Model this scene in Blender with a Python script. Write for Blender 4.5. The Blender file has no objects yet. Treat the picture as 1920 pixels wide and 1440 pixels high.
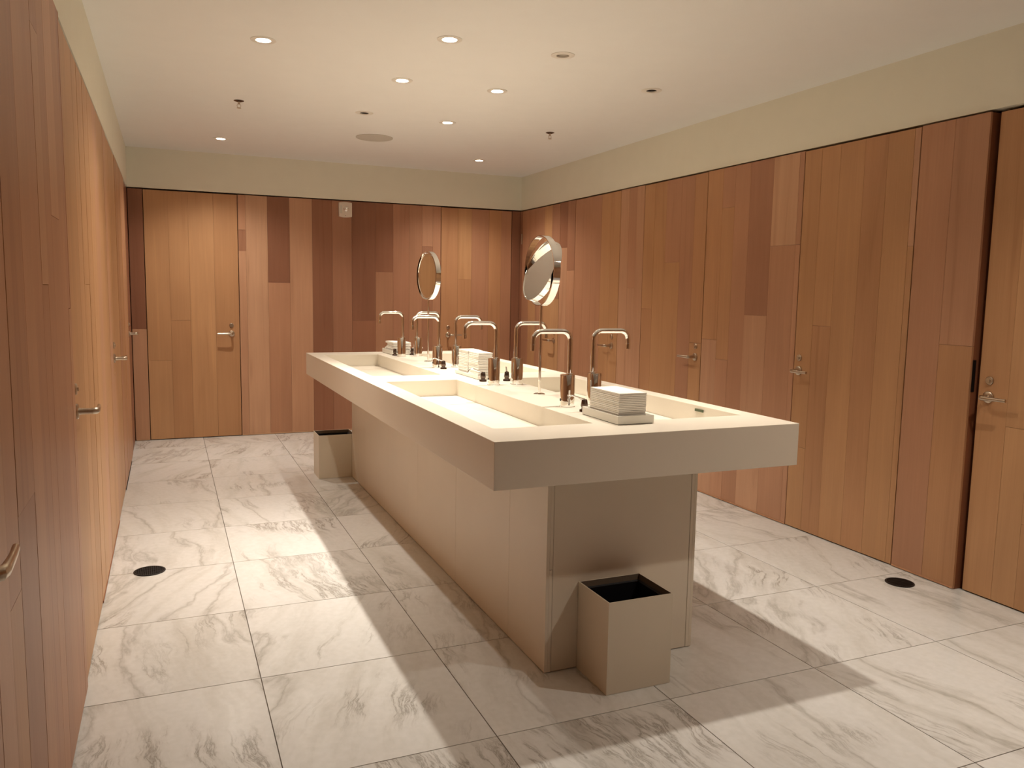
import bpy, bmesh, math, random
from mathutils import Vector, Matrix
S = bpy.context.scene
COL = S.collection
PI = math.pi
# ---------------------------------------------------------------- camera
CAM = Vector((-0.8773, -2.1719, 1.3000))
YAW, PIT, ROL, FPX = -0.4048, -0.1132, 0.0171, 1506.37
def cam_axes():
    cy, sy, cp, sp, cr, sr = math.cos(YAW), math.sin(YAW), math.cos(PIT), math.sin(PIT), math.cos(ROL), math.sin(ROL)
    f = Vector((-sy*cp, cy*cp, sp)); r = Vector((cy, sy, 0)); u = r.cross(f)
    return r*cr+u*sr, u*cr-r*sr, f
r_, u_, f_ = cam_axes()
cd = bpy.data.cameras.new('camera'); cam = bpy.data.objects.new('camera', cd); COL.objects.link(cam)
m = Matrix((( r_.x, u_.x, -f_.x, CAM.x), (r_.y, u_.y, -f_.y, CAM.y), (r_.z, u_.z, -f_.z, CAM.z), (0, 0, 0, 1)))
cam.matrix_world = m
cd.sensor_width = 36; cd.lens = FPX/1920*36; cd.clip_start = 0.02; cd.clip_end = 60
S.camera = cam
# ---------------------------------------------------------------- world, exposure, lights' strength
w = bpy.data.worlds.new('world'); S.world = w; w.use_nodes = True
w.node_tree.nodes['Background'].inputs[0].default_value = (0.02, 0.016, 0.012, 1)
w.node_tree.nodes['Background'].inputs[1].default_value = 0.3
S.view_settings.view_transform = 'Standard'; S.view_settings.look = 'None'
S.view_settings.gamma = 1.0; S.view_settings.use_curve_mapping = False
S.view_settings.exposure = 0.18
LAMP_W = 46.0
LAMP_COL = (1.0, 0.915, 0.81)
# downlights: x, y, power factor (0 = off), spot angle in degrees, look of its face ('lit', 'dim', 'dark'), label
ZC = 2.428; ZP = 2.098
XL, XR, YB, YF = -1.157, 2.352, 5.223, -3.3
DOWNLIGHTS = [
 (-0.441, 1.80, 1.25, 130, 'lit', 'bright round ceiling downlight above the left floor aisle, leftmost in the front row'),
 (0.324, 1.412, .8, 110, 'lit', 'lit round ceiling downlight with broad white trim, right of the brightest left one'),
 (0.889, 1.403, 0.0, 110, 'dim', 'unlit ceiling downlight with a dull grey lens above the right basins'),
 (0.321, 2.20, .8, 110, 'lit', 'small lit ceiling downlight above the middle of the sink island, left of its twin'),
 (0.866, 2.18, .8, 110, 'lit', 'small lit ceiling downlight with a full white face, right of its twin'),
 (0.317, 3.093, 0.0, 110, 'dark', 'unlit black ceiling downlight between bright streaks, in front of the round speaker'),
 (0.887, 3.121, .8, 110, 'lit', 'faint small ceiling downlight to the right of the round ceiling speaker'),
 (-0.47, 4.492, 1.5, 130, 'lit', 'bright ceiling downlight in the far left, above the back wall door'),
 (1.628, 4.479, 1.5, 130, 'lit', 'bright ceiling downlight in the far right corner of the ceiling'),
 (1.627, 1.777, 0.0, 110, 'dark', 'unlit black ceiling downlight alone above the right floor aisle'),
 (0.324, 0.50, .42, 110, 'lit', 'ceiling downlight above the near end of the island, out of view on the left'),
 (0.876, 0.50, .72, 110, 'lit', 'ceiling downlight above the near end of the island, out of view on the right'),
 (1.63, -0.90, 1.35, 130, 'lit', 'ceiling downlight above the right aisle, in front of the island'),
 (1.63, -2.6, .45, 130, 'lit', 'added unseen ceiling downlight behind the viewer on the right'),  # unseen lamp, added behind the viewer for general light
]
# ---------------------------------------------------------------- helpers
def srgb(r, g, b):
    def c(v):
        v /= 255.0
        return v/12.92 if v <= 0.04045 else ((v+0.055)/1.055)**2.4
    return (c(r), c(g), c(b), 1.0)
class NT:
    def __init__(s, name):
        s.m = bpy.data.materials.new(name); s.m.use_nodes = True; s.t = s.m.node_tree
        s.b = s.t.nodes['Principled BSDF']
    def n(s, typ, **kw):
        nd = s.t.nodes.new(typ)
        for k, v in kw.items():
            if k.startswith('i_'): nd.inputs[k[2:].replace('_', ' ')].default_value = v
            else: setattr(nd, k, v)
        return nd
    def l(s, a, b): s.t.links.new(a, b)
    def ramp(s, fac, stops, interp='LINEAR'):
        r = s.n('ShaderNodeValToRGB'); r.color_ramp.interpolation = interp
        e = r.color_ramp.elements
        while len(e) < len(stops): e.new(0.5)
        for el, (p, c) in zip(e, stops): el.position = p; el.color = c if len(c) == 4 else (*c, 1)
        s.l(fac, r.inputs[0]); return r.outputs[0]
    def mix(s, mode, fac, a, b):
        x = s.n('ShaderNodeMix', data_type='RGBA', blend_type=mode)
        for sock, v in ((x.inputs[0], fac), (x.inputs[6], a), (x.inputs[7], b)):
            if isinstance(v, bpy.types.NodeSocket): s.l(v, sock)
            else: sock.default_value = v
        return x.outputs[2]
    def bump(s, h, strength, dist=0.01):
        bp = s.n('ShaderNodeBump'); bp.inputs['Strength'].default_value = strength; bp.inputs['Distance'].default_value = dist
        s.l(h, bp.inputs['Height']); s.l(bp.outputs[0], s.b.inputs['Normal'])
def plain(name, col, rough=0.5, metal=0.0, noise=0.0, nscale=8, bump=0, spec=0.5):
    t = NT(name); t.b.inputs['Roughness'].default_value = rough; t.b.inputs['Metallic'].default_value = metal
    t.b.inputs['Specular IOR Level'].default_value = spec
    g = t.n('ShaderNodeNewGeometry'); nz = t.n('ShaderNodeTexNoise', i_Scale=nscale, i_Detail=4.0); t.l(g.outputs['Position'], nz.inputs['Vector'])
    lo = tuple(c*(1-noise) for c in col[:3])+(1,)
    c = t.ramp(nz.outputs['Fac'], [(0.3, lo), (0.7, col)])
    t.l(c, t.b.inputs['Base Color'])
    if bump: t.bump(nz.outputs['Fac'], bump, 0.002)
    return t.m
def wood(name, rough=0.42):
    t = NT(name); t.b.inputs['Roughness'].default_value = rough
    t.b.inputs['Specular IOR Level'].default_value = 0.35
    oi = t.n('ShaderNodeObjectInfo'); g = t.n('ShaderNodeNewGeometry')
    off = t.n('ShaderNodeVectorMath', operation='SCALE'); t.l(g.outputs['Position'], off.inputs[0]); off.inputs['Scale'].default_value = 1.0
    cmb = t.n('ShaderNodeCombineXYZ')
    for k, mu in zip(('X', 'Y', 'Z'), (37.0, 53.0, 71.0)):
        mm = t.n('ShaderNodeMath', operation='MULTIPLY'); t.l(oi.outputs['Random'], mm.inputs[0]); mm.inputs[1].default_value = mu; t.l(mm.outputs[0], cmb.inputs[k])
    ad = t.n('ShaderNodeVectorMath', operation='ADD'); t.l(off.outputs[0], ad.inputs[0]); t.l(cmb.outputs[0], ad.inputs[1])
    m1 = t.n('ShaderNodeMapping'); m1.inputs['Scale'].default_value = (13, 13, 0.7); t.l(ad.outputs[0], m1.inputs[0])
    n1 = t.n('ShaderNodeTexNoise', i_Scale=1.0, i_Detail=3.0, i_Distortion=1.2); t.l(m1.outputs[0], n1.inputs['Vector'])
    m2 = t.n('ShaderNodeMapping'); m2.inputs['Scale'].default_value = (170, 170, 2.2); t.l(ad.outputs[0], m2.inputs[0])
    n2 = t.n('ShaderNodeTexNoise', i_Scale=1.0, i_Detail=4.0, i_Distortion=.3); t.l(m2.outputs[0], n2.inputs['Vector'])
    m3 = t.n('ShaderNodeMapping'); m3.inputs['Scale'].default_value = (2.5, 2.5, 1.1); t.l(ad.outputs[0], m3.inputs[0])
    n3 = t.n('ShaderNodeTexNoise', i_Scale=1.0, i_Detail=2.0); t.l(m3.outputs[0], n3.inputs['Vector'])
    c1 = t.ramp(n1.outputs['Fac'], [(0.26, (0.84, 0.80, 0.77)), (0.40, (.97, .96, .95)), (0.6, (1, 1, 1)), (0.75, (1.07, 1.07, 1.05))])
    c2 = t.ramp(n2.outputs['Fac'], [(0.3, (0.955, 0.945, 0.935)), (0.7, (1.02, 1.02, 1.02))])
    c3 = t.ramp(n3.outputs['Fac'], [(0.3, (0.90, 0.88, 0.87)), (0.7, (1.07, 1.07, 1.06))])
    a = t.mix('MULTIPLY', 1.0, oi.outputs['Color'], c1); a = t.mix('MULTIPLY', 1.0, a, c2); a = t.mix('MULTIPLY', 1.0, a, c3)
    t.l(a, t.b.inputs['Base Color']); t.bump(n2.outputs['Fac'], 0.06, 0.001)
    return t.m
def marble(name):
    t = NT(name); t.b.inputs['Roughness'].default_value = 0.2; t.b.inputs['Specular IOR Level'].default_value = 0.4
    oi = t.n('ShaderNodeObjectInfo'); g = t.n('ShaderNodeTexCoord')
    rot = t.n('ShaderNodeVectorRotate', rotation_type='Z_AXIS'); t.l(g.outputs['Object'], rot.inputs['Vector'])
    mr = t.n('ShaderNodeMapRange'); mr.inputs['To Min'].default_value = -2.0; mr.inputs['To Max'].default_value = -0.95
    t.l(oi.outputs['Random'], mr.inputs['Value']); t.l(mr.outputs[0], rot.inputs['Angle'])
    cmb = t.n('ShaderNodeCombineXYZ')
    for k, mu in zip(('X', 'Y', 'Z'), (31.0, 17.0, 47.0)):
        mm = t.n('ShaderNodeMath', operation='MULTIPLY'); t.l(oi.outputs['Random'], mm.inputs[0]); mm.inputs[1].default_value = mu; t.l(mm.outputs[0], cmb.inputs[k])
    ad = t.n('ShaderNodeVectorMath', operation='ADD'); t.l(rot.outputs[0], ad.inputs[0]); t.l(cmb.outputs[0], ad.inputs[1])
    # warp
    wn = t.n('ShaderNodeTexNoise', i_Scale=3.2, i_Detail=5.0); t.l(ad.outputs[0], wn.inputs['Vector'])
    ws = t.n('ShaderNodeVectorMath', operation='SCALE'); ws.inputs['Scale'].default_value = 0.17; t.l(wn.outputs['Color'], ws.inputs[0])
    wa = t.n('ShaderNodeVectorMath', operation='ADD'); t.l(ad.outputs[0], wa.inputs[0]); t.l(ws.outputs[0], wa.inputs[1])
    mp = t.n('ShaderNodeMapping'); mp.inputs['Scale'].default_value = (1.1, 6.5, 1); t.l(wa.outputs[0], mp.inputs[0])
    v = t.n('ShaderNodeTexNoise', i_Scale=1.0, i_Detail=9.0, i_Roughness=.68); t.l(mp.outputs[0], v.inputs['Vector'])
    sub = t.n('ShaderNodeMath', operation='SUBTRACT'); t.l(v.outputs['Fac'], sub.inputs[0]); sub.inputs[1].default_value = 0.5
    ab = t.n('ShaderNodeMath', operation='ABSOLUTE'); t.l(sub.outputs[0], ab.inputs[0])
    vein = t.ramp(ab.outputs[0], [(0.0, (1, 1, 1)), (0.008, (.55, .55, .55)), (0.03, (.12, .12, .12)), (0.08, (0, 0, 0))])
    # where veins show at all
    mk = t.n('ShaderNodeTexNoise', i_Scale=2.1, i_Detail=2.0); t.l(ad.outputs[0], mk.inputs['Vector'])
    mask = t.ramp(mk.outputs['Fac'], [(0.49, (0, 0, 0)), (0.64, (1, 1, 1))])
    vm = t.mix('MULTIPLY', 1.0, vein, mask)
    # soft clouds along the grain
    mp2 = t.n('ShaderNodeMapping'); mp2.inputs['Scale'].default_value = (0.9, 6.5, 1); t.l(wa.outputs[0], mp2.inputs[0])
    cl = t.n('ShaderNodeTexNoise', i_Scale=1.3, i_Detail=5.0, i_Roughness=.6); t.l(mp2.outputs[0], cl.inputs['Vector'])
    cloud = t.ramp(cl.outputs['Fac'], [(0.40, (0.70, 0.685, 0.655)), (0.50, (0.70, 0.685, 0.65)), (0.85, (0.54, 0.515, 0.465))])
    fine = t.n('ShaderNodeTexNoise', i_Scale=40.0, i_Detail=3.0); t.l(ad.outputs[0], fine.inputs['Vector'])
    fr = t.ramp(fine.outputs['Fac'], [(0.3, (0.95, 0.95, 0.94)), (0.7, (1.02, 1.02, 1.02))])
    base = t.mix('MULTIPLY', 1.0, cloud, fr)
    bw = t.n('ShaderNodeRGBToBW'); t.l(vm, bw.inputs[0])
    mp3 = t.n('ShaderNodeMapping'); mp3.inputs['Scale'].default_value = (.35, 1.7, 1); t.l(wa.outputs[0], mp3.inputs[0])
    v3 = t.n('ShaderNodeTexNoise', i_Scale=1.0, i_Detail=7.0, i_Roughness=.55); t.l(mp3.outputs[0], v3.inputs['Vector'])
    s3 = t.n('ShaderNodeMath', operation='SUBTRACT'); t.l(v3.outputs['Fac'], s3.inputs[0]); s3.inputs[1].default_value = 0.47
    a3 = t.n('ShaderNodeMath', operation='ABSOLUTE'); t.l(s3.outputs[0], a3.inputs[0])
    long_ = t.ramp(a3.outputs[0], [(0.0, (.55, .55, .55)), (0.004, (.35, .35, .35)), (0.016, (.08, .08, .08)), (0.03, (0, 0, 0))])
    mx = t.mix('LIGHTEN', 1.0, vm, long_); t.l(mx, bw.inputs[0])
    mm = t.n('ShaderNodeMath', operation='MULTIPLY'); mm.inputs[1].default_value = 0.75; t.l(bw.outputs[0], mm.inputs[0])
    c = t.mix('MIX', mm.outputs[0], base, (0.20, 0.17, 0.13, 1))
    t.l(c, t.b.inputs['Base Color'])
    return t.m
def emit(name, col, strength):
    t = NT(name); t.b.inputs['Base Color'].default_value = (*col, 1)
    t.b.inputs['Emission Color'].default_value = (*col, 1); t.b.inputs['Emission Strength'].default_value = strength
    return t.m
M = dict(
 wood=wood('warm_wood_veneer'),
 marble=marble('veined_white_marble'),
 grout=plain('grout', (0.16, 0.13, 0.10, 1), 0.9, noise=.2),
 plaster=plain('cream_wall_paint', (0.84, 0.81, 0.68, 1), 0.85, noise=.02),
 ceiling=plain('ceiling_paint', (0.88, 0.88, 0.85, 1), 0.9, noise=.015),
 dark=plain('painted_shadow_gap', (0.012, 0.006, 0.004, 1), 0.9),
 backing=plain('dark_backing', (0.03, 0.013, 0.007, 1), 0.9),
 solid=plain('off_white_solid_surface', (0.79, 0.72, 0.60, 1), 0.32, noise=.015, nscale=3, spec=.4),
 panel=plain('cream_panel_laminate', (0.80, 0.715, 0.585, 1), 0.38, noise=.05, nscale=3, spec=.4),
 binm=plain('cream_painted_metal', (0.74, 0.66, 0.52, 1), 0.42, noise=.03, nscale=6),
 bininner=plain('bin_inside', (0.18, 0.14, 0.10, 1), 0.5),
 bag=plain('black_plastic_liner', (0.006, 0.006, 0.008, 1), 0.45),
 chrome=plain('polished_chrome', (0.90, 0.89, 0.87, 1), 0.045, 1.0),
 darkmetal=plain('dark_bronze_metal', (0.12, 0.085, 0.07, 1), 0.22, .9),
 satin=plain('satin_nickel', (0.55, 0.46, 0.36, 1), 0.28, 1.0),
 mirror=plain('mirror_glass', (0.88, 0.88, 0.84, 1), 0.008, 1.0),
 towel=plain('white_paper', (0.90, 0.865, 0.78, 1), 0.9, noise=.03, nscale=60),
 tray=plain('white_tray', (0.82, 0.79, 0.70, 1), 0.4, noise=.01),
 black=plain('black_iron', (0.010, 0.008, 0.007, 1), 0.5, .3),
 white=plain('white_enamel', (0.82, 0.79, 0.72, 1), 0.35),
 reflector=plain('lamp_reflector', (0.85, 0.83, 0.78, 1), 0.2, .8),
 grille=plain('speaker_cloth', (0.62, 0.59, 0.52, 1), 0.8, noise=.1, nscale=300, bump=.3),
 alarm=plain('alarm_plastic', (0.72, 0.62, 0.52, 1), 0.35),
 lens=plain('clear_lens', (0.9, 0.85, 0.78, 1), 0.08, .7),
 dull=plain('dull_lens', (0.60, 0.56, 0.48, 1), 0.3),
 lamp=emit('lamp_face', (1.0, 0.93, 0.82), 22.0),
 green=plain('overflow_slot', (0.10, 0.13, 0.07, 1), 0.35, .4),
 shadow=plain('dark_void', (0.004, 0.003, 0.003, 1), 0.9),
)
# mesh builders on a bmesh
def bx(bm, x0, x1, y0, y1, z0, z1):
    vs = [bm.verts.new((x, y, z)) for x in (x0, x1) for y in (y0, y1) for z in (z0, z1)]
    for f in ((0, 1, 3, 2), (4, 6, 7, 5), (0, 4, 5, 1), (2, 3, 7, 6), (0, 2, 6, 4), (1, 5, 7, 3)):
        bm.faces.new([vs[i] for i in f])
    return vs
def lathe(bm, prof, n=24, o=(0, 0, 0), axis='Z', cap=True):
    """profile of (radius, height) turned about the axis through o"""
    o = Vector(o); rings = []
    def P(r, h, a):
        c, s = r*math.cos(a), r*math.sin(a)
        return o + {'Z': Vector((c, s, h)), 'X': Vector((h, c, s)), 'Y': Vector((s, h, c))}[axis]
    for r, h in prof:
        if r < 1e-6: rings.append([bm.verts.new(P(0, h, 0))])
        else: rings.append([bm.verts.new(P(r, h, 2*PI*k/n)) for k in range(n)])
    for a, b in zip(rings, rings[1:]):
        for k in range(n):
            q = (k+1) % n
            if len(a) == 1 and len(b) == 1: continue
            if len(a) == 1: bm.faces.new((a[0], b[q], b[k]))
            elif len(b) == 1: bm.faces.new((a[k], a[q], b[0]))
            else: bm.faces.new((a[k], a[q], b[q], b[k]))
    if cap:
        for rg in (rings[0], rings[-1]):
            if len(rg) > 1: bm.faces.new(rg)
def tube(bm, pts, r, n=14, cap=True, flat=None):
    pts = [Vector(p) for p in pts]; N = len(pts)
    rs = r if isinstance(r, (list, tuple)) else [r]*N
    t0 = (pts[1]-pts[0]).normalized(); up = Vector((0, 0, 1)) if abs(t0.z) < .9 else Vector((0, 1, 0))
    a = t0.cross(up).normalized(); rings = []
    for i, p in enumerate(pts):
        t = ((pts[min(i+1, N-1)]-pts[max(i-1, 0)])).normalized()
        a = (a - t*a.dot(t)).normalized(); b = t.cross(a).normalized()
        rr = rs[i]; fb = rr if flat is None else rr*flat
        rings.append([bm.verts.new(p + a*fb*math.cos(2*PI*k/n) + b*rr*math.sin(2*PI*k/n)) for k in range(n)])
    for x, y in zip(rings, rings[1:]):
        for k in range(n):
            q = (k+1) % n; bm.faces.new((x[k], x[q], y[q], y[k]))
    if cap: bm.faces.new(rings[0]); bm.faces.new(rings[-1][::-1])
def finish(name, bm, mats, parent=None, smooth=False, bevel=0, loc=None):
    bmesh.ops.recalc_face_normals(bm, faces=bm.faces)
    me = bpy.data.meshes.new(name); bm.to_mesh(me); bm.free()
    for mm in (mats if isinstance(mats, (list, tuple)) else [mats]): me.materials.append(mm)
    if smooth:
        for p in me.polygons: p.use_smooth = True
        try: me.set_sharp_from_angle(angle=math.radians(38))
        except Exception: pass
    o = bpy.data.objects.new(name, me); COL.objects.link(o)
    if bevel:
        b = o.modifiers.new('bevel', 'BEVEL'); b.width = bevel; b.segments = 2; b.limit_method = 'ANGLE'; b.angle_limit = math.radians(50)
    if parent: o.parent = parent
    if loc: o.location = loc
    return o
def box(name, dims, mat, parent=None, bevel=0):
    bm = bmesh.new(); bx(bm, *dims); return finish(name, bm, mat, parent, bevel=bevel)
def tag(o, label, cat, group=None):
    o['label'] = label; o['category'] = cat
    if group: o['group'] = group
    return o
def struct(o, label=None, cat=None):
    o['kind'] = 'structure'
    if label: o['label'] = label
    if cat: o['category'] = cat
    return o
def empty(name, loc, rz=0):
    o = bpy.data.objects.new(name, None); COL.objects.link(o); o.location = loc; o.rotation_euler = (0, 0, rz); o.empty_display_size = .05
    return o
def clone(o, loc=None, rz=None):
    """copy of a thing, its parts and their sub-parts"""
    c = o.copy(); COL.objects.link(c)
    if loc is not None: c.location = loc
    if rz is not None: c.rotation_euler = (0, 0, rz)
    for ch in list(o.children):
        d = ch.copy(); COL.objects.link(d); d.parent = c
        for g in list(ch.children):
            e = g.copy(); COL.objects.link(e); e.parent = d
    return c
# ---------------------------------------------------------------- floor
TX0, TDX, TY0, TDY = -0.6254, 0.6045, 0.5134, 0.62
fl = box('floor', (XL-.05, XR+.08, YF-.05, YB+.06, -.06, -.0025), M['grout'])
struct(fl, 'polished white marble tile floor with grey brown veins', 'floor')
GAP = .0016
tile_cache = {}
for i in range(-1, 5):
    for j in range(-7, 8):
        x0, x1 = TX0+i*TDX, TX0+(i+1)*TDX; y0, y1 = TY0+j*TDY, TY0+(j+1)*TDY
        x0, x1 = max(x0, XL-.04), min(x1, XR+.07); y0, y1 = max(y0, YF-.04), min(y1, YB+.05)
        if x1-x0 < .03 or y1-y0 < .03: continue
        hx, hy = (x1-x0)/2-GAP, (y1-y0)/2-GAP
        key = (round(hx, 4), round(hy, 4))
        if key not in tile_cache:
            bm = bmesh.new(); bx(bm, -hx, hx, -hy, hy, -.012, 0); o = finish('marble_tile', bm, M['marble'], fl); tile_cache[key] = o
        else:
            o = tile_cache[key].copy(); COL.objects.link(o)
        o.parent = fl; o.location = ((x0+x1)/2, (y0+y1)/2, 0)
# ---------------------------------------------------------------- ceiling with holes for the downlights
HOLE = .050
bm = bmesh.new()
edges = []
def loop(pts):
    vs = [bm.verts.new(p) for p in pts]
    return [bm.edges.new((vs[k], vs[(k+1) % len(vs)])) for k in range(len(vs))]
edges += loop([(XL-.1, YF-.1, ZC), (XR+.1, YF-.1, ZC), (XR+.1, YB+.1, ZC), (XL-.1, YB+.1, ZC)])
for d in DOWNLIGHTS:
    edges += loop([(d[0]+HOLE*math.cos(2*PI*k/24), d[1]+HOLE*math.sin(2*PI*k/24), ZC) for k in range(24)])
bmesh.ops.triangle_fill(bm, use_beauty=True, edges=edges)
bx(bm, XL-.1, XR+.1, YF-.1, YB+.1, ZC+.14, ZC+.18)  # unseen plate added above the ceiling to block light
ce = finish('ceiling', bm, M['ceiling']); struct(ce, 'smooth cream ceiling with recessed round downlights', 'ceiling')
# ---------------------------------------------------------------- walls
G1 = srgb(196, 148, 102); G2 = srgb(191, 142, 97); G3 = srgb(200, 153, 107); G4 = srgb(186, 136, 94)      # golden
P1 = srgb(198, 150, 115); P2 = srgb(188, 138, 104); P3 = srgb(206, 160, 124)                                # pinkish
R1 = srgb(152, 102, 74); R2 = srgb(170, 120, 90); R3 = srgb(144, 96, 70); R4 = srgb(180, 130, 97)            # reddish
random.seed(11)
T_PL = .012
def plank(parent, fr, u0, u1, z0, z1, col, proud=0.0, g=.0006):
    """one board on the face of a wall frame fr = (origin x, origin y, u axis, outward normal)"""
    ox, oy, ud, nd = fr
    bm = bmesh.new()
    du, dn = (u1-u0)/2-g, T_PL
    vs = bx(bm, -du, du, -dn, proud, -(z1-z0)/2+g, (z1-z0)/2-g)
    cu, cz = (u0+u1)/2, (z0+z1)/2
    for v in bm.verts:
        u, n, z = v.co
        v.co = Vector((ud[0]*u+nd[0]*n, ud[1]*u+nd[1]*n, z))
    o = finish('plank', bm, M['wood'], parent)
    o.location = (ox+ud[0]*cu, oy+ud[1]*cu, cz)
    k = random.uniform(.97, 1.03)
    k *= 1.02; g_ = (col[0]+col[1]+col[2])/3
    o.color = tuple(min(1, (c+(g_-c)*.07)*k) for c in col[:3])+(1,)
    return o
def boards(parent, fr, u0, u1, z0, z1, bounds=None, tones=(P1,), width=.14, spec=None, pjoint=.5):
    """fill u0..u1 with upright boards; spec maps board index -> list of (z_top, tone) from the floor up"""
    if bounds is None:
        n = max(1, round((u1-u0)/width)); step = (u1-u0)/n
        bounds = [u0+step*k+(random.uniform(-.12, .12)*step if 0 < k < n else 0) for k in range(n+1)]
    for k, (a, b) in enumerate(zip(bounds, bounds[1:])):
        if spec and k in spec: segs = spec[k]
        else:
            segs = []
            if random.random() < pjoint: segs.append((random.uniform(.35, 1.7), random.choice(tones)))
            segs.append((z1, random.choice(tones)))
        zz = z0
        for zt, tone in segs:
            plank(parent, fr, a, b, zz, min(zt, z1), tone, random.uniform(0, .0009)); zz = zt
FR_L = (XL, 0, (0, 1), (1, 0)); FR_R = (XR, 0, (0, 1), (-1, 0)); FR_B = (0, YB, (1, 0), (0, -1)); FR_F = (0, YF, (1, 0), (0, 1))
def wallbody(name, fr, u0, u1, label, setback=0.0):
    """backing behind the boards and the painted band above them"""
    ox, oy, ud, nd = fr
    bm = bmesh.new()
    def q(ua, ub, na, nb, za, zb, mi):
        vs = bx(bm, ua, ub, na, nb, za, zb)
        for f in bm.faces:
            if all(v in vs for v in f.verts): f.material_index = mi
    q(u0, u1, -.12, -.075, -.02, ZP+.01, 1)
    q(u0, u1, -.12, -setback, ZP+.008, ZC+.02, 0)
    for v in bm.verts:
        u, n, z = v.co; v.co = Vector((ox+ud[0]*u+nd[0]*n, oy+ud[1]*u+nd[1]*n, z))
    return struct(finish(name, bm, [M['plaster'], M['backing']]), label, 'wall')
wl = wallbody('wall_left', FR_L, YF-.1, YB+.1, 'left wall of upright wood planks under a cream band')
wr = wallbody('wall_right', FR_R, YF-.1, YB+.1, 'right wall of upright wood planks under a cream band', .010)
wb = wallbody('wall_back', FR_B, XL-.1, XR+.1, 'far wall of upright wood planks under a cream band', .004)
wf = wallbody('wall_front', FR_F, XL-.1, XR+.1, 'near wall behind the viewer, wood planks under a cream band')
def P(fr, u, n):
    ox, oy, ud, nd = fr
    return Vector((ox+ud[0]*u+nd[0]*n, oy+ud[1]*u+nd[1]*n, 0))
def panel(wall, fr, u0, u1, **kw):
    """boards with a solid core that closes the panel's ends"""
    bm = bmesh.new(); vs = bx(bm, u0+.002, u1-.002, -.0745, -.0015-T_PL+.002, .0, ZP-.004)
    for v in bm.verts:
        u, n, z = v.co; p = P(fr, u, n); v.co = Vector((p.x, p.y, z))
    o = finish('panel_core', bm, M['wood'], wall); o.color = srgb(140, 88, 60)
    boards(wall, fr, u0+.002, u1-.002, kw.pop('z0', .012), ZP-.002, **kw)
def lever_handle(door, fr, u, z, n0, ldir, long=.118):
    ox, oy, ud, nd = fr
    N = Vector((nd[0], nd[1], 0)); U = Vector((ud[0], ud[1], 0))*ldir
    org = P(fr, u, n0)+Vector((0, 0, z))
    def disc(name, c, r, h, parent):
        bm = bmesh.new(); ax = 'X' if abs(N.x) > .5 else 'Y'; s = N.x+N.y
        lathe(bm, [(0, 0), (r, 0), (r, s*h*.7), (r*.86, s*h), (0, s*h)], 24, (0, 0, 0), ax, cap=False)
        o = finish(name, bm, M['satin'], parent, smooth=True); o.location = c; return o
    ro = disc('rosette', org, .025, .009, door)
    bm = bmesh.new(); tube(bm, [N*.008, N*.02, N*.05], [.012, .010, .0095], 14)
    nk = finish('neck', bm, M['satin'], ro, smooth=True)
    bm = bmesh.new()
    pts = [N*.035, N*.050, N*.058+U*.006, N*.061+U*.018, N*.061+U*.05, N*.060+U*(long*.75), N*.058+U*long]
    tube(bm, pts, [.0095, .0105, .011, .010, .0085, .0075, .0075], 16, flat=.75)
    lv = finish('lever', bm, M['satin'], ro, smooth=True)
    disc('lock_rosette', P(fr, u, n0)+Vector((0, 0, z+.072)), .018, .007, door)
    bm = bmesh.new(); a = P(fr, u, n0)+Vector((0, 0, z+.072)); nv = N*.0065
    tube(bm, [a+N*.004, a+N*.012], .007, 12); finish('thumb_turn', bm, M['satin'], door, smooth=True)
door_n = [0]
def door(fr, u0, u1, label, handle=None, ldir=1, recess=0.0, tones=(G1, G2, G4), hz=.905, hinge=None, bounds=None, spec=None, width=.13):
    door_n[0] += 1
    fr2 = (fr[0]-fr[3][0]*recess, fr[1]-fr[3][1]*recess, fr[2], fr[3])
    bm = bmesh.new(); bx(bm, u0+.004, u1-.004, -.045, -T_PL+.0005, .007, ZP-.006)
    for v in bm.verts:
        u, n, z = v.co; p = P(fr2, u, n); v.co = Vector((p.x, p.y, z))
    d = finish('door_%d' % door_n[0], bm, M['wood']); d.color = srgb(150, 98, 66)
    struct(d, label, 'door')
    boards(d, fr2, u0+.003, u1-.003, .006, ZP-.005, tones=tones, bounds=bounds, spec=spec, width=width, pjoint=.35)
    if handle is not None: lever_handle(d, fr2, handle, hz, .001, ldir)
    if hinge is not None:
        for zh in (.30, 1.82):
            bm = bmesh.new(); p = P(fr2, hinge, .004); tube(bm, [(p.x, p.y, zh-.045), (p.x, p.y, zh+.045)], .006, 10)
            lathe(bm, [(0, .045), (.0075, .047), (.004, .055), (0, .056)], 10, (p.x, p.y, zh)); finish('hinge', bm, M['satin'], d, smooth=True)
    return d
WARM = (G1, G2, P1, P2, R4, G4)
# right wall, from the camera to the far corner
panel(wr, FR_R, YF, -.51, tones=WARM, width=.15)
door(FR_R, -.505, .245, 'recessed plain wood door at the right edge of the view', .177+.015, -1, recess=.032, tones=(G1, G2, G2), hz=.885)
panel(wr, FR_R, .262, .604, bounds=[.264, .43, .602], spec={0: [(1.10, G4), (ZP, P2)], 1: [(ZP, R4)]})
door(FR_R, .604, 1.346, 'wide wood door on the right wall behind the near corner of the sink island', 1.314-.01, -1, tones=(G2, G4, G2), hz=.895, bounds=[.607, .64, .79, .93, 1.09, 1.22, 1.343], spec={0: [(1.55, G2), (ZP, P1)], 4: [(1.15, G4), (ZP, G2)]})
panel(wr, FR_R, 1.346, 2.206, bounds=[1.348, 1.385, 1.59, 1.79, 1.93, 2.05, 2.204], spec={0: [(1.593, P2), (ZP, P2)], 1: [(1.593, P2), (ZP, P3)], 2: [(1.19, P1), (ZP, R2)], 3: [(ZP, R4)], 4: [(.9, P2), (1.85, G4), (ZP, R4)], 5: [(1.02, P1), (ZP, G4)]})
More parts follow.
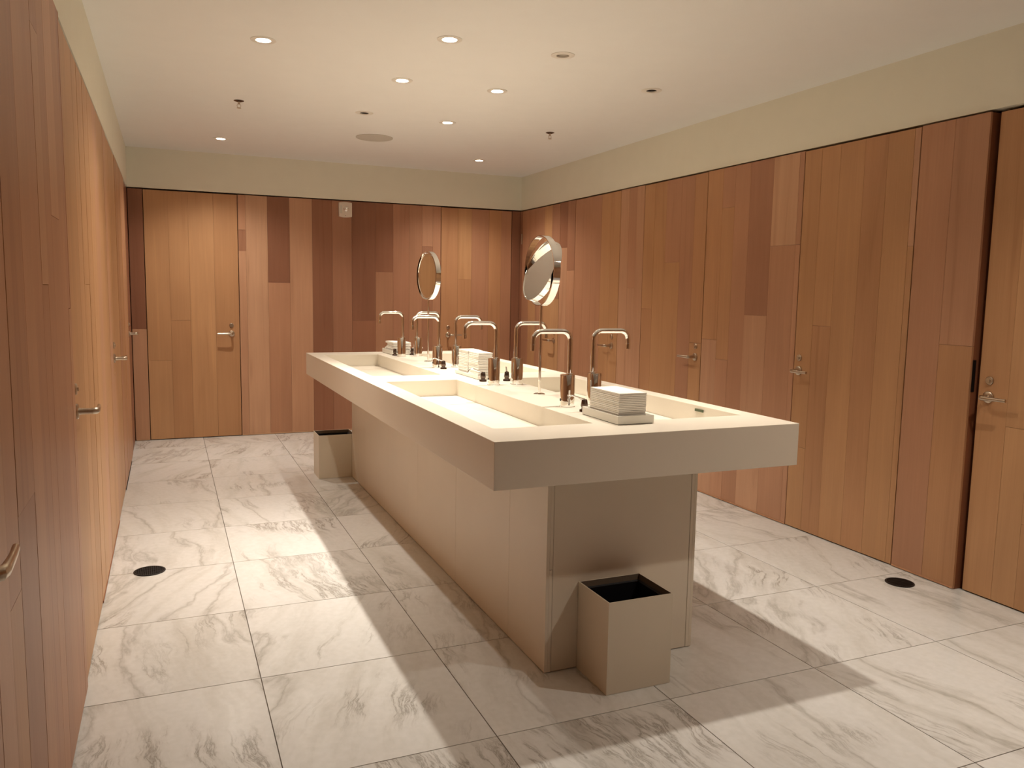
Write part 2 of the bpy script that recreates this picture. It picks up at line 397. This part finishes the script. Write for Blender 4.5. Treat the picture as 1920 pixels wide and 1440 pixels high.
door(FR_R, 2.206, 2.956, 'wood door in the middle of the right wall with its lever pointing left', 2.268, 1, tones=(G2, G4, R4), hz=.895, width=.15)
panel(wr, FR_R, 2.956, 3.292, bounds=[2.958, 3.06, 3.17, 3.290], spec={0: [(ZP, P1)], 1: [(1.35, P1), (ZP, P2)], 2: [(ZP, P1)]})
door(FR_R, 3.292, 4.044, 'wood door on the right wall seen behind the tall right-hand tap', 3.375, 1, tones=(G2, R4, G4), hz=.895, width=.15)
panel(wr, FR_R, 4.044, 4.334, bounds=[4.046, 4.19, 4.332], spec={0: [(1.5, P2), (ZP, R2)], 1: [(1.7, P1), (ZP, R1)]})
door(FR_R, 4.334, 5.165, 'farthest wood door on the right wall, behind the near round mirror', 4.41, 1, tones=(G1, R2, P2, R4), hz=.875, hinge=5.172, bounds=[4.337, 4.50, 4.66, 4.84, 5.0, 5.162], spec={0: [(1.25, G3), (ZP, R2)]})
panel(wr, FR_R, 5.165, 5.223, bounds=[5.167, 5.221], spec={0: [(ZP, R1)]})
# strike plate on the end of the near right panel
o = box('strike_plate', (XR+.010, XR+.028, .2605, .2625, .90, 1.04), M['black'], wr)
# back wall
panel(wb, FR_B, XL, -1.043, bounds=[XL+.001, -1.045], spec={0: [(.945, P1), (ZP, R3)]})
door(FR_B, -1.043, -.303, 'golden wood door at the left end of the far wall', -.372, -1, tones=(G1, G3, G2), hz=.905, bounds=[-1.04, -.855, -.70, -.50, -.306], spec={0: [(.68, G3), (ZP, G1)], 1: [(1.02, G2), (ZP, G1)], 2: [(ZP, G1)], 3: [(ZP, G2)]})
panel(wb, FR_B, -.303, 1.531, bounds=[-.301, -.238, -.058, .130, .326, .505, .680, .900, 1.065, 1.22, 1.345, 1.45, 1.529],
      spec={0: [(1.62, P1), (1.80, R2), (ZP, P2)], 1: [(ZP, P3)], 2: [(1.353, P2), (ZP, R3)], 3: [(ZP, P1)], 4: [(ZP, R1)], 5: [(ZP, R2)],
            6: [(1.02, R1), (ZP, R3)], 7: [(1.47, R4), (ZP, R1)], 8: [(ZP, R2)], 9: [(ZP, R4)], 10: [(1.72, R2), (ZP, P2)], 11: [(ZP, R4)]})
door(FR_B, 1.531, 2.261, 'wood door at the right end of the far wall, next to the corner', 1.608, 1, tones=(G4, R4), hz=.885, bounds=[1.534, 1.70, 1.84, 2.02, 2.15, 2.258], spec={0: [(ZP, G4)], 1: [(1.42, G4), (ZP, G1)], 2: [(ZP, R4)], 3: [(ZP, G4)], 4: [(ZP, R4)]})
panel(wb, FR_B, 2.261, XR, bounds=[2.263, XR-.001], spec={0: [(ZP, R3)]})
# left wall
FR_L2 = (XL+.007, 0, (0, 1), (1, 0))
panel(wl, FR_L2, YF, -1.04, tones=WARM, width=.15)
door(FR_L2, -1.04, -.443, 'nearest wood door at the left edge of the view', -.965, 1, tones=(P1, G4, P2), hz=.918)
panel(wl, FR_L2, -.443, .632, bounds=[-.441, -.235, -.10, .03, .14, .26, .42, .56, .610, .630], tones=(P1, P2, R4),
      spec={0: [(.86, R2), (ZP, R4)], 1: [(ZP, P2)], 2: [(ZP, R4)], 3: [(1.30, R4), (1.9, P1), (ZP, R4)], 4: [(ZP, R4)], 5: [(1.48, R4), (ZP, P1)], 6: [(ZP, R4)], 7: [(1.23, P2), (ZP, R2)], 8: [(ZP, P2)]})
door(FR_L, .640, 1.404, 'golden wood door on the left wall with a short dark lever', .700, 1, recess=.0005, tones=(G1, G3, G1), hz=.90, width=.2)
panel(wl, FR_L, 1.404, 2.660, bounds=[1.406, 1.60, 1.83, 2.05, 2.25, 2.46, 2.658], tones=(G1, G3, P1, G1))
door(FR_L, 2.660, 3.420, 'wood door midway along the left wall with a brushed lever', 2.72, 1, recess=.001, tones=(G1, G3, P1), hz=.905, width=.2)
panel(wl, FR_L, 3.420, 4.600, tones=(P1, P2, G4), width=.2)
door(FR_L, 4.612, 5.218, 'dark narrow wood door, toned for shade, at the far end of the left wall', 4.68, 1, recess=.004, tones=(R3, R1), hz=.935)  # dark wood tones with the shade of this recessed end put into them
# near wall
panel(wf, FR_F, XL, .2, tones=WARM, width=.18)
door(FR_F, .2, 1.05, 'wood entrance door in the wall behind the viewer', .98, -1, tones=(G1, G2))
panel(wf, FR_F, 1.05, XR, tones=WARM, width=.18)
# low trims under the plank panels
def trims(name, fr, spans, mat, col, h=.012, proud=.003, label=None):
    bm = bmesh.new()
    for a, b in spans: bx(bm, a+.003, b-.003, -.02, proud, min(.005, h*.3), h)
    for v in bm.verts:
        u, n, z = v.co; p = P(fr, u, n); v.co = Vector((p.x, p.y, z))
    o = finish(name, bm, mat); o.color = col; struct(o, label, 'baseboard'); return o
trims('baseboard_right', FR_R, [(YF, -.51), (.262, .604), (1.346, 2.206), (2.956, 3.292), (4.044, 4.334)], M['wood'], srgb(190, 140, 104), label='thin wood skirting strip under the right wall planks')
trims('baseboard_back', FR_B, [(XL, -1.043), (-.303, 1.531), (2.261, XR)], M['wood'], srgb(205, 165, 130), label='thin wood skirting strip under the far wall planks')
trims('baseboard_left', FR_L, [(YF, -1.04), (-.443, .632), (1.404, 2.66)], M['wood'], srgb(150, 100, 70), label='thin wood skirting strip under the left wall planks')
trims('trim_1', FR_L, [(3.42, 4.33)], M['dark'], (0, 0, 0, 1), h=.010, proud=.003, label='painted shadow gap strip at the foot of the far left wall')  # black strip painted in for the shadow gap under these boards
# ---------------------------------------------------------------- the sink island
W, L, H, ZB = 1.1567, 3.528, .86, .711
EX, EY = .276, .1975
BASINS = [(.085, .453, .222, 1.637), (.085, .453, 1.891, 3.306), (.715, 1.083, .222, 1.637), (.715, 1.083, 1.891, 3.306)]
isl = empty('sink_island', (0, 0, 0))
tag(isl, 'long cream sink island with four trough basins on a boxed pedestal', 'sink')
bm = bmesh.new()
xs = sorted({0, W} | {v for b in BASINS for v in b[:2]}); ys = sorted({0, L} | {v for b in BASINS for v in b[2:]})
V = {}
def gv(x, y, z):
    k = (round(x, 5), round(y, 5), round(z, 5))
    if k not in V: V[k] = bm.verts.new(k)
    return V[k]
def inb(x, y): return any(a < x < b and c < y < d for a, b, c, d in BASINS)
for xa, xb in zip(xs, xs[1:]):
    for ya, yb_ in zip(ys, ys[1:]):
        if not inb((xa+xb)/2, (ya+yb_)/2): bm.faces.new([gv(xa, ya, H), gv(xb, ya, H), gv(xb, yb_, H), gv(xa, yb_, H)])
        bm.faces.new([gv(xa, ya, ZB), gv(xb, ya, ZB), gv(xb, yb_, ZB), gv(xa, yb_, ZB)])
for xa, xb in zip(xs, xs[1:]):
    for y in (0, L): bm.faces.new([gv(xa, y, H), gv(xb, y, H), gv(xb, y, ZB), gv(xa, y, ZB)])
for ya, yb_ in zip(ys, ys[1:]):
    for x in (0, W): bm.faces.new([gv(x, ya, H), gv(x, yb_, H), gv(x, yb_, ZB), gv(x, ya, ZB)])
ZD = .780
for a, b, c, d in BASINS:       # inner walls down to the basin floor
    for (x0, y0, x1, y1) in ((a, c, b, c), (b, c, b, d), (b, d, a, d), (a, d, a, c)):
        bm.faces.new([gv(x0, y0, H), gv(x1, y1, H), bm.verts.new((x1, y1, ZD-.02)), bm.verts.new((x0, y0, ZD-.02))])
bmesh.ops.remove_doubles(bm, verts=bm.verts, dist=1e-5)
ct = finish('countertop', bm, M['solid'], isl, bevel=.0015)
for k, (a, b, c, d) in enumerate(BASINS):
    bm = bmesh.new(); bx(bm, a-.001, b+.001, c-.001, d+.001, ZD-.030, ZD-.012)
    bs = finish('basin', bm, M['solid'], isl)
    ym = c+(d-c)*.78
    for (y0, y1) in ((c+.004, ym-.0015), (ym+.0015, d-.004)):
        box('drain_cover', (a+.003, b-.003, y0, y1, ZD-.012, ZD), M['solid'], bs)
# overflow slot in the right wall of the near right basin
o = box('overflow_slot', (1.0785, 1.0825, .452, .505, .836, .846), M['green'], isl)
# pedestal: core and panels with open joints
box('pedestal_core', (EX+.012, W-EX-.012, EY+.012, L-EY-.012, 0.0, ZB), M['shadow'], isl)
def ppanel(dims): return box('pedestal_panel', dims, M['panel'], isl, bevel=.0008)
gp = .0016
cuts = [EY, .521, 1.131, 1.728, 2.33, 2.93, L-EY]
for x0, x1 in ((EX, EX+.012), (W-EX-.012, W-EX)):
    for k, (a, b) in enumerate(zip(cuts, cuts[1:])):
        g2 = gp if k in (1, 2) else .0006
        ppanel((x0, x1, a+(0 if k == 0 else g2/2), b-(0 if k == len(cuts)-2 else g2/2), .003, ZB))
for y0, y1 in ((EY, EY+.012), (L-EY-.012, L-EY)):
    ppanel((EX+.012, EX+.0243, y0, y1, .003, .3655)); ppanel((EX+.012, EX+.0243, y0, y1, .3667, ZB))
    ppanel((EX+.0255, W-EX-.0255, y0+.001, y1, .003, ZB))
    ppanel((W-EX-.0243, W-EX-.012, y0, y1, .003, ZB))
# ---------------------------------------------------------------- taps
def make_tap():
    t = empty('tap', (0, 0, H))
    bm = bmesh.new()
    lathe(bm, [(0, 0), (.0315, 0), (.0315, .003), (.0285, .0045), (.0285, .126), (.0275, .1275), (0, .1275)], 40, cap=False)
    finish('tap_body', bm, M['chrome'], t, smooth=True)
    bm = bmesh.new(); px = .0085; zt = .2965-.001; R = .036; xe = -.150
    pts = [(px, 0, .127), (px, 0, .16), (px, 0, zt-R)]
    for k in range(1, 9):
        a = PI/2*k/8; pts.append((px-R+R*math.cos(a), 0, zt-R+R*math.sin(a)))
    for k in range(0, 9):
        a = PI/2*k/8; pts.append((xe+R-R*math.sin(a), 0, zt-R+R*math.cos(a)))
    pts.append((xe, 0, .232))
    tube(bm, pts, .0098, 18)
    finish('spout', bm, M['chrome'], t, smooth=True)
    bm = bmesh.new(); lathe(bm, [(0, .2315), (.0080, .2315), (.0080, .2225), (.0103, .2225), (.0103, .2445), (.0100, .2455), (0, .2455)], 20, (xe, 0, 0), cap=False)
    finish('aerator', bm, M['chrome'], t, smooth=True)
    bm = bmesh.new(); lathe(bm, [(0, .127), (.0150, .127), (.0140, .1315), (.0105, .133)], 24, (px, 0, 0), cap=False)
    finish('collar', bm, M['chrome'], t, smooth=True)
    bm = bmesh.new(); lathe(bm, [(0, .0), (.0055, .0), (.0055, -.0018), (0, -.0018)], 14, (-.0275, 0, .030), 'X', cap=False)
    s = finish('sensor_eye', bm, M['black'], t, smooth=True)
    return t
tap0 = make_tap(); first = [True]
TAPS = [(.545, .600, 0, 'nearest left-hand chrome tap arching over the near left basin, behind the towel tray'),
        (.546, 1.372, 0, 'left-hand chrome tap just right of the middle towel stack'),
        (.551, 2.265, 0, 'left-hand chrome tap at the near end of the far left basin'),
        (.562, 3.085, 0, 'farthest left chrome tap, standing just right of the rolled towels'),
        (.680, .630, PI, 'nearest right-hand chrome tap, rising from behind the near towel stack'),
        (.662, 1.362, PI, 'right-hand chrome tap just left of the near mirror pole'),
        (.668, 2.262, PI, 'right-hand chrome tap half hidden by the tall towel stack'),
        (.682, 3.105, PI, 'farthest right-hand chrome tap, left of the far mirror pole')]
for x, y, rz, lab in TAPS:
    t = tap0 if first[0] else clone(tap0); first[0] = False
    t.location = (x, y, H); t.rotation_euler = (0, 0, rz); tag(t, lab, 'tap', 'chrome taps on the sink island')
# ---------------------------------------------------------------- soap pumps
def make_pump():
    t = empty('soap_dispenser', (0, 0, H))
    bm = bmesh.new(); lathe(bm, [(0, 0), (.0185, 0), (.0185, .006), (.0165, .009), (.011, .0105), (.011, .019), (0, .019)], 28, cap=False)
    finish('flange', bm, M['darkmetal'], t, smooth=True)
    bm = bmesh.new(); lathe(bm, [(0, .019), (.0125, .019), (.0138, .022), (.0105, .044), (.0085, .047), (0, .0475)], 28, cap=False)
    finish('pump_head', bm, M['darkmetal'], t, smooth=True)
    bm = bmesh.new(); tube(bm, [(0, 0, .046), (-.012, 0, .049), (-.032, 0, .056), (-.052, 0, .063), (-.062, 0, .063), (-.071, 0, .056), (-.076, 0, .047)], [.0045, .0042, .0036, .0033, .0032, .003, .0028], 10)
    finish('nozzle', bm, M['chrome'], t, smooth=True)
    return t
pm0 = make_pump(); first = [True]
PUMPS = [(.552, .470, .10, 'soap pump half hidden behind the near towel tray, its nozzle curving left'),
         (.550, 1.525, -.15, 'dark soap pump with a thin bent nozzle, right of the middle towels'),
         (.562, 2.185, .15, 'dark soap pump at the left end of the middle towel tray'),
         (.540, 3.175, .1, 'small dark soap pump just left of the farthest left tap'),
         (.675, 1.520, -1.9, 'dark soap pump between the two taps near the near mirror'),
         (.668, 3.195, PI, 'small dark soap pump left of the farthest right-hand tap')]
for x, y, rz, lab in PUMPS:
    t = pm0 if first[0] else clone(pm0); first[0] = False
    t.location = (x, y, H); t.rotation_euler = (0, 0, rz); tag(t, lab, 'soap dispenser', 'soap pumps along the middle of the island')
# ---------------------------------------------------------------- round mirrors
def make_mirror(name, loc, rz, tilt, lab):
    t = empty(name, loc, rz); tag(t, lab, 'mirror', 'round mirrors on poles')
    zc = .535; R = .150; wd = .0155
    bm = bmesh.new(); lathe(bm, [(0, 0), (.026, 0), (.026, .003), (.022, .005), (0, .005)], 30, cap=False)
    finish('foot', bm, M['chrome'], t, smooth=True)
    bm = bmesh.new(); tube(bm, [(0, 0, .004), (0, 0, .2), (0, 0, zc-R+.001)], .0058, 16); finish('pole', bm, M['chrome'], t, smooth=True)
    bm = bmesh.new()
    prof = [(R, -wd), (R, wd), (R-.0035, wd), (R-.0035, -wd), (R, -wd)]
    lathe(bm, prof, 96, (0, 0, zc), 'X', cap=False); finish('ring', bm, M['chrome'], t, smooth=True)
    rd = .137; ww = .0125
    bm = bmesh.new(); lathe(bm, [(rd-.004, -ww), (rd, -ww), (rd, ww), (rd-.004, ww), (rd-.004, -ww)], 96, (0, 0, 0), 'X', cap=False)
    rim = finish('mirror_rim', bm, M['chrome'], t, smooth=True); rim.location = (0, 0, zc); rim.rotation_euler = (0, tilt, 0)
    for s in (-1, 1):
        bm = bmesh.new(); lathe(bm, [(0, s*(ww-.002)), (rd-.0035, s*(ww-.002)), (rd-.0035, s*(ww-.004)), (0, s*(ww-.004))], 96, (0, 0, 0), 'X', cap=False)
        finish('mirror_glass', bm, M['mirror'], rim)
    for s in (-1, 1):
        bm = bmesh.new(); tube(bm, [(0, s*(rd-.002), 0), (0, s*(R-.001), 0)], .0045, 12); finish('pivot', bm, M['chrome'], rim, smooth=True)
    return t
make_mirror('round_mirror', (.606, .985, H), 0, math.radians(20), 'near round chrome-ringed mirror on a pole, its disc tilted to show the ceiling')
make_mirror('round_mirror', (.618, 2.664, H), math.radians(7), math.radians(0), 'farther, smaller-looking round chrome-ringed mirror on a pole, upright and dark brown')
# ---------------------------------------------------------------- towel trays and towels
def make_tray(x0, x1, y0, y1, h, lab):
    t = empty('towel_tray', ((x0+x1)/2, (y0+y1)/2, H)); tag(t, lab, 'tray', 'white towel trays on the island')
    a, b = (x1-x0)/2, (y1-y0)/2; th = .006
    bm = bmesh.new(); bx(bm, -a+th, a-th, -b+th, b-th, .002, .008); finish('tray_floor', bm, M['tray'], t)
    bm = bmesh.new()
    for z0, z1 in ((.002, h),):
        o4 = [(-a, -b), (a, -b), (a, b), (-a, b)]; i4 = [(-a+th, -b+th), (a-th, -b+th), (a-th, b-th), (-a+th, b-th)]
        vo = [[bm.verts.new((x, y, z)) for x, y in o4] for z in (z0, z1)]; vi = [[bm.verts.new((x, y, z)) for x, y in i4] for z in (z0, z1)]
        for k in range(4):
            q = (k+1) % 4
            bm.faces.new((vo[0][k], vo[0][q], vo[1][q], vo[1][k])); bm.faces.new((vi[0][k], vi[0][q], vi[1][q], vi[1][k]))
            bm.faces.new((vo[1][k], vo[1][q], vi[1][q], vi[1][k])); bm.faces.new((vo[0][k], vo[0][q], vi[0][q], vi[0][k]))
    finish('tray_rim', bm, M['tray'], t, bevel=.0008)
    bm = bmesh.new(); bx(bm, -a+.004, a-.004, -b+.004, b-.004, 0, .0025); finish('tray_foot', bm, M['black'], t)
    return t
make_tray(.512, .655, .155, .412, .030, 'white tray at the near end of the island, holding the nearest towel stack')
make_tray(.552, .660, 1.605, 1.955, .018, 'low white tray in the middle of the island under the tall towel stack')
make_tray(.530, .690, 3.225, 3.49, .030, 'white tray at the far end of the island with loosely folded towels')
def towel_mesh(a, b, h, wav=0.0, seed=0, fold=True):
    """a folded towel: a soft slab, folded edge along +-y and open edge split in leaves"""
    rnd = random.Random(seed); bm = bmesh.new(); nx, ny = 6, 8
    top, bot = [], []
    for i in range(nx+1):
        for j in range(ny+1):
            x = -a+2*a*i/nx; y = -b+2*b*j/ny; e = min(1, (a-abs(x))/(a*.16)+.001); e2 = min(1, (b-abs(y))/(b*.12)+.001)
            r = (.88 if min(e, e2) < .1 else 1)
            wv = wav*(math.sin(x*40+seed)+math.cos(y*25+seed*2))*.5
            top.append(bm.verts.new((x, y, h/2+(h*.42)*r+wv))); bot.append(bm.verts.new((x, y, h/2-(h*.42)*r+wv*.6)))
    I = lambda i, j: i*(ny+1)+j
    for i in range(nx):
        for j in range(ny):
            bm.faces.new((top[I(i, j)], top[I(i+1, j)], top[I(i+1, j+1)], top[I(i, j+1)]))
            bm.faces.new((bot[I(i, j)], bot[I(i, j+1)], bot[I(i+1, j+1)], bot[I(i+1, j)]))
    for i in range(nx):
        for j in (0, ny): bm.faces.new((top[I(i, j)], bot[I(i, j)], bot[I(i+1, j)], top[I(i+1, j)]))
    for j in range(ny):
        for i in (0, nx): bm.faces.new((top[I(i, j)], top[I(i, j+1)], bot[I(i, j+1)], bot[I(i, j)]))
    return bm
def stack(cx, cy, z0, a, b, n, h, lab, grp, wav=0, jit=.0015, rot=.012, lean=(0, 0), top_lab=None, top_shift=0):
    src = None; rnd = random.Random(cx*100+cy)
    for k in range(n):
        if src is None:
            src = o = finish('folded_towel', towel_mesh(a, b, h, wav, 3), M['towel'], None)
        else:
            o = src.copy(); COL.objects.link(o)
        o.location = (cx+rnd.uniform(-jit, jit)+lean[0]*k, cy+rnd.uniform(-jit, jit)+lean[1]*k, z0+h*.93*k)
        o.rotation_euler = (0, 0, rnd.uniform(-rot, rot))
        tag(o, top_lab if (top_lab and k == n-1) else top_lab.replace('topmost', 'lowest').replace('top towel', 'lowest towel') if k == 0 else lab, 'towel', grp)
stack(.578, .276, H+.0085, .054, .102, 16, .0066, 'thin folded white paper towel within the near stack', 'paper towels stacked on the near tray', lean=(-.0002, -.0006), jit=.0006, rot=.004,
      top_lab='topmost folded white paper towel of the near stack')
stack(.598, 1.690, H+.0085, .038, .070, 15, .0090, 'folded white paper towel within the near half of the tall middle stack', 'towels in the near half of the middle tray', jit=.0018, rot=.02,
      top_lab='top towel of the near half of the tall middle stack')
stack(.607, 1.862, H+.0085, .042, .074, 15, .0090, 'folded white paper towel within the far half of the tall middle stack', 'towels in the far half of the middle tray', jit=.0018, rot=.02,
      top_lab='top towel of the far half of the tall middle stack')
stack(.612, 3.345, H+.0085, .062, .100, 5, .0165, 'soft folded white towel in the loose pile at the far end', 'towels piled on the far tray', wav=.002, jit=.005, rot=.06,
      top_lab='top towel of the loose pile at the far end of the island')
# ---------------------------------------------------------------- waste bins
def make_bin(x0, x1, y0, y1, h, lab):
    t = empty('waste_bin', ((x0+x1)/2, (y0+y1)/2, 0)); tag(t, lab, 'bin', 'square cream waste bins by the island')
    a, b = (x1-x0)/2, (y1-y0)/2; th = .004
    bm = bmesh.new()
    o4 = [(-a, -b), (a, -b), (a, b), (-a, b)]; i4 = [(-a+th, -b+th), (a-th, -b+th), (a-th, b-th), (-a+th, b-th)]
    vo = [[bm.verts.new((x, y, z)) for x, y in o4] for z in (0.001, h)]; vi = [[bm.verts.new((x, y, z)) for x, y in i4] for z in (.006, h)]
    for k in range(4):
        q = (k+1) % 4
        bm.faces.new((vo[0][k], vo[0][q], vo[1][q], vo[1][k])); bm.faces.new((vo[1][k], vo[1][q], vi[1][q], vi[1][k]))
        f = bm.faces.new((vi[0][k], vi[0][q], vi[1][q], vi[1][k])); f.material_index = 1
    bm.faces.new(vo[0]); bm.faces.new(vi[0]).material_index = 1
    finish('bin_body', bm, [M['binm'], M['bininner']], t)
    bm = bmesh.new(); g = th+.003; hh = h-.020
    j4 = [(-a+g, -b+g), (a-g, -b+g), (a-g, b-g), (-a+g, b-g)]; k4 = [(x*.93, y*.93) for x, y in j4]
    va = [bm.verts.new((x, y, hh)) for x, y in j4]; vb = [bm.verts.new((x, y, hh-.003)) for x, y in k4]; vc = [bm.verts.new((x*.9, y*.9, .03)) for x, y in k4]
    vd = [bm.verts.new((x, y, .012)) for x, y in j4]
    for k in range(4):
        q = (k+1) % 4
        bm.faces.new((va[k], va[q], vb[q], vb[k])); bm.faces.new((vb[k], vb[q], vc[q], vc[k])); bm.faces.new((va[k], va[q], vd[q], vd[k]))
    bm.faces.new(vc); bm.faces.new(vd)
    finish('bin_liner', bm, M['bag'], t)
    return t
make_bin(.400, .645, -.0135, .1960, .313, 'cream square bin against the near end of the island, dark inside')
make_bin(.048, .298, 3.3345, 3.545, .303, 'cream square bin at the far left end of the island')
# ---------------------------------------------------------------- round floor drains
def make_drain(x, y, r, lab):
    t = empty('floor_drain', (x, y, 0)); tag(t, lab, 'drain', 'round black floor drains')
    bm = bmesh.new(); lathe(bm, [(r-.008, .0008), (r, .0008), (r, .0030), (r-.003, .0040), (r-.008, .0040), (r-.008, .0008)], 40, cap=False); finish('drain_ring', bm, M['black'], t, smooth=True)
    bm = bmesh.new(); lathe(bm, [(0, .0004), (r-.006, .0004), (r-.006, .0014), (0, .0014)], 40, cap=False); finish('drain_well', bm, M['shadow'], t)
    bm = bmesh.new()
    n = 7
    for k in range(-n, n+1):
        c = k*(r-.008)/n*.92; hl = math.sqrt(max(0, (r-.009)**2-c*c))
        if hl > .006:
            bx(bm, c-.0013, c+.0013, -hl, hl, .0014, .0036)
    for k in range(-3, 4):
        c = k*(r-.008)/3.4; hl = math.sqrt(max(0, (r-.009)**2-c*c)); bx(bm, -hl, hl, c-.0013, c+.0013, .0016, .0034)
    finish('drain_grate', bm, M['black'], t)
    return t
make_drain(-.989, 1.757, .068, 'round black floor drain in the marble by the left wall')
make_drain(2.193, .412, .063, 'round black floor drain in the marble by the right wall')
# ---------------------------------------------------------------- ceiling fittings
for x, y, pw, ang, look, lab in DOWNLIGHTS:
    t = empty('downlight', (x, y, ZC)); tag(t, lab, 'light', 'round ceiling downlights')
    R = .057; ap = {'lit': .034, 'dim': .031, 'dark': .029}[look]
    bm = bmesh.new(); lathe(bm, [(HOLE-.002, .003), (R, 0), (R, -.0022), (R-.004, -.0035), (ap, -.0030), (ap, .004)], 40, cap=False)
    finish('trim_ring', bm, M['white'], t, smooth=True)
    bm = bmesh.new(); lathe(bm, [(ap, .004), (ap*.96, .030), (ap*.92, .075), (0, .076)], 32, cap=False)
    finish('lamp_can', bm, M['shadow'] if look == 'dark' else M['reflector'], t, smooth=True)
    bm = bmesh.new(); lathe(bm, [(0, .016), (.021, .014), (.029, .009), (.030, .018), (.026, .040), (0, .044)] if look == 'lit' else [(0, .007), (ap*.9, .006), (ap*.9, .012), (0, .014)] if look == 'dim' else [(0, .0015), (ap*.97, .0012), (ap*.97, .010), (0, .012)], 28, cap=False)
    finish('lamp', bm, M[{'lit': 'lamp', 'dim': 'dull', 'dark': 'shadow'}[look]], t, smooth=True)
    if pw > 0:
        ld = bpy.data.lights.new('lamp_beam', 'SPOT'); ld.energy = LAMP_W*pw; ld.color = LAMP_COL; ld.spot_size = math.radians(ang); ld.spot_blend = .7
        ld.shadow_soft_size = .022
        # beam profile of a reflector lamp: a strong core in a weaker wide spill
        ld.use_nodes = True; nt = ld.node_tree; em = nt.nodes['Emission']
        tc = nt.nodes.new('ShaderNodeTexCoord'); sp = nt.nodes.new('ShaderNodeSeparateXYZ'); nt.links.new(tc.outputs['Normal'], sp.inputs[0])
        ab = nt.nodes.new('ShaderNodeMath'); ab.operation = 'ABSOLUTE'; nt.links.new(sp.outputs['Z'], ab.inputs[0])
        pw_ = nt.nodes.new('ShaderNodeMath'); pw_.operation = 'POWER'; nt.links.new(ab.outputs[0], pw_.inputs[0]); pw_.inputs[1].default_value = 11.0
        ma = nt.nodes.new('ShaderNodeMath'); ma.operation = 'MULTIPLY_ADD'; nt.links.new(pw_.outputs[0], ma.inputs[0])
        ma.inputs[1].default_value = 3.6 if ang < 120 else 1.3; ma.inputs[2].default_value = .28 if ang < 120 else .52
        nt.links.new(ma.outputs[0], em.inputs['Strength'])
        lo = bpy.data.objects.new('lamp_beam', ld); COL.objects.link(lo); lo.parent = t; lo.location = (0, 0, -.012)
        if .3 < x < .9: lo.rotation_euler = (0, math.radians(9 if x < .6 else -9), 0)     # swivelled lamps
# ceiling speaker
t = empty('ceiling_speaker', (.571, 3.883, ZC)); tag(t, 'large flat round speaker grille in the ceiling near the back', 'speaker')
bm = bmesh.new(); lathe(bm, [(.128, 0), (.136, 0), (.136, -.004), (.133, -.006), (.128, -.005), (.128, 0)], 48, cap=False); finish('speaker_frame', bm, M['grille'], t, smooth=True)
bm = bmesh.new(); lathe(bm, [(0, -.0045), (.128, -.0035), (.128, -.001), (0, -.001)], 48, cap=False); finish('speaker_grille', bm, M['grille'], t, smooth=True)
# sprinklers
def make_sprinkler(x, y, lab):
    t = empty('sprinkler', (x, y, ZC)); tag(t, lab, 'sprinkler', 'ceiling sprinklers')
    bm = bmesh.new(); lathe(bm, [(0, 0), (.030, 0), (.030, -.002), (.018, -.006), (.010, -.008), (0, -.008)], 28, cap=False); finish('escutcheon', bm, M['darkmetal'], t, smooth=True)
    bm = bmesh.new(); lathe(bm, [(0, -.007), (.007, -.008), (.007, -.020), (.004, -.022), (0, -.022)], 16, cap=False); finish('sprinkler_body', bm, M['satin'], t, smooth=True)
    bm = bmesh.new()
    for s in (-1, 1): tube(bm, [(s*.005, 0, -.019), (s*.011, 0, -.028), (s*.008, 0, -.038), (0, 0, -.042)], .0014, 8)
    finish('frame_arm', bm, M['satin'], t, smooth=True)
    bm = bmesh.new(); lathe(bm, [(0, -.041), (.013, -.0425), (.013, -.044), (0, -.0435)], 20, cap=False); finish('deflector', bm, M['satin'], t, smooth=True)
make_sprinkler(-.445, 3.115, 'small dark ceiling sprinkler above the left aisle')
make_sprinkler(1.643, 3.105, 'small dark ceiling sprinkler above the right aisle')
# fire alarm on the back wall
t = empty('fire_alarm', (.621, YB-.0015, 2.018)); tag(t, 'small pale fire alarm strobe high on the far wall', 'alarm')
bm = bmesh.new(); n = 10
front = []
pts = [(-.060, .062)]+[(-.060+.12*k/n, .062+.008*math.sin(PI*k/n)) for k in range(1, n)]+[(.060, .062), (.060, -.062)]+[(.060-.12*k/n, -.062-.008*math.sin(PI*k/n)) for k in range(1, n)]+[(-.060, -.062)]
va = [bm.verts.new((x, 0, z)) for x, z in pts]; vb = [bm.verts.new((x*.97, -.022, z*.97)) for x, z in pts]
for k in range(len(pts)):
    q = (k+1) % len(pts); bm.faces.new((va[k], va[q], vb[q], vb[k]))
bm.faces.new(vb); bm.faces.new(va)
finish('alarm_housing', bm, M['alarm'], t, bevel=.002)
bm = bmesh.new(); lathe(bm, [(0, -.040), (.010, -.039), (.020, -.033), (.026, -.021), (.026, -.018)], 28, (.006, 0, .006), 'Y', cap=False)
finish('strobe_lens', bm, M['lens'], t, smooth=True)
bm = bmesh.new(); bx(bm, -.001, .011, -.043, -.037, -.003, .016); finish('strobe_bulb', bm, M['chrome'], t)
bm = bmesh.new(); bx(bm, -.048, -.032, -.0235, -.020, -.035, .035); finish('alarm_slot', bm, M['dull'], t)
bm = bmesh.new(); lathe(bm, [(0, -.0245), (.003, -.024), (.003, -.02)], 10, (.0, 0, -.052), 'Y', cap=False); finish('status_dot', bm, M['black'], t)
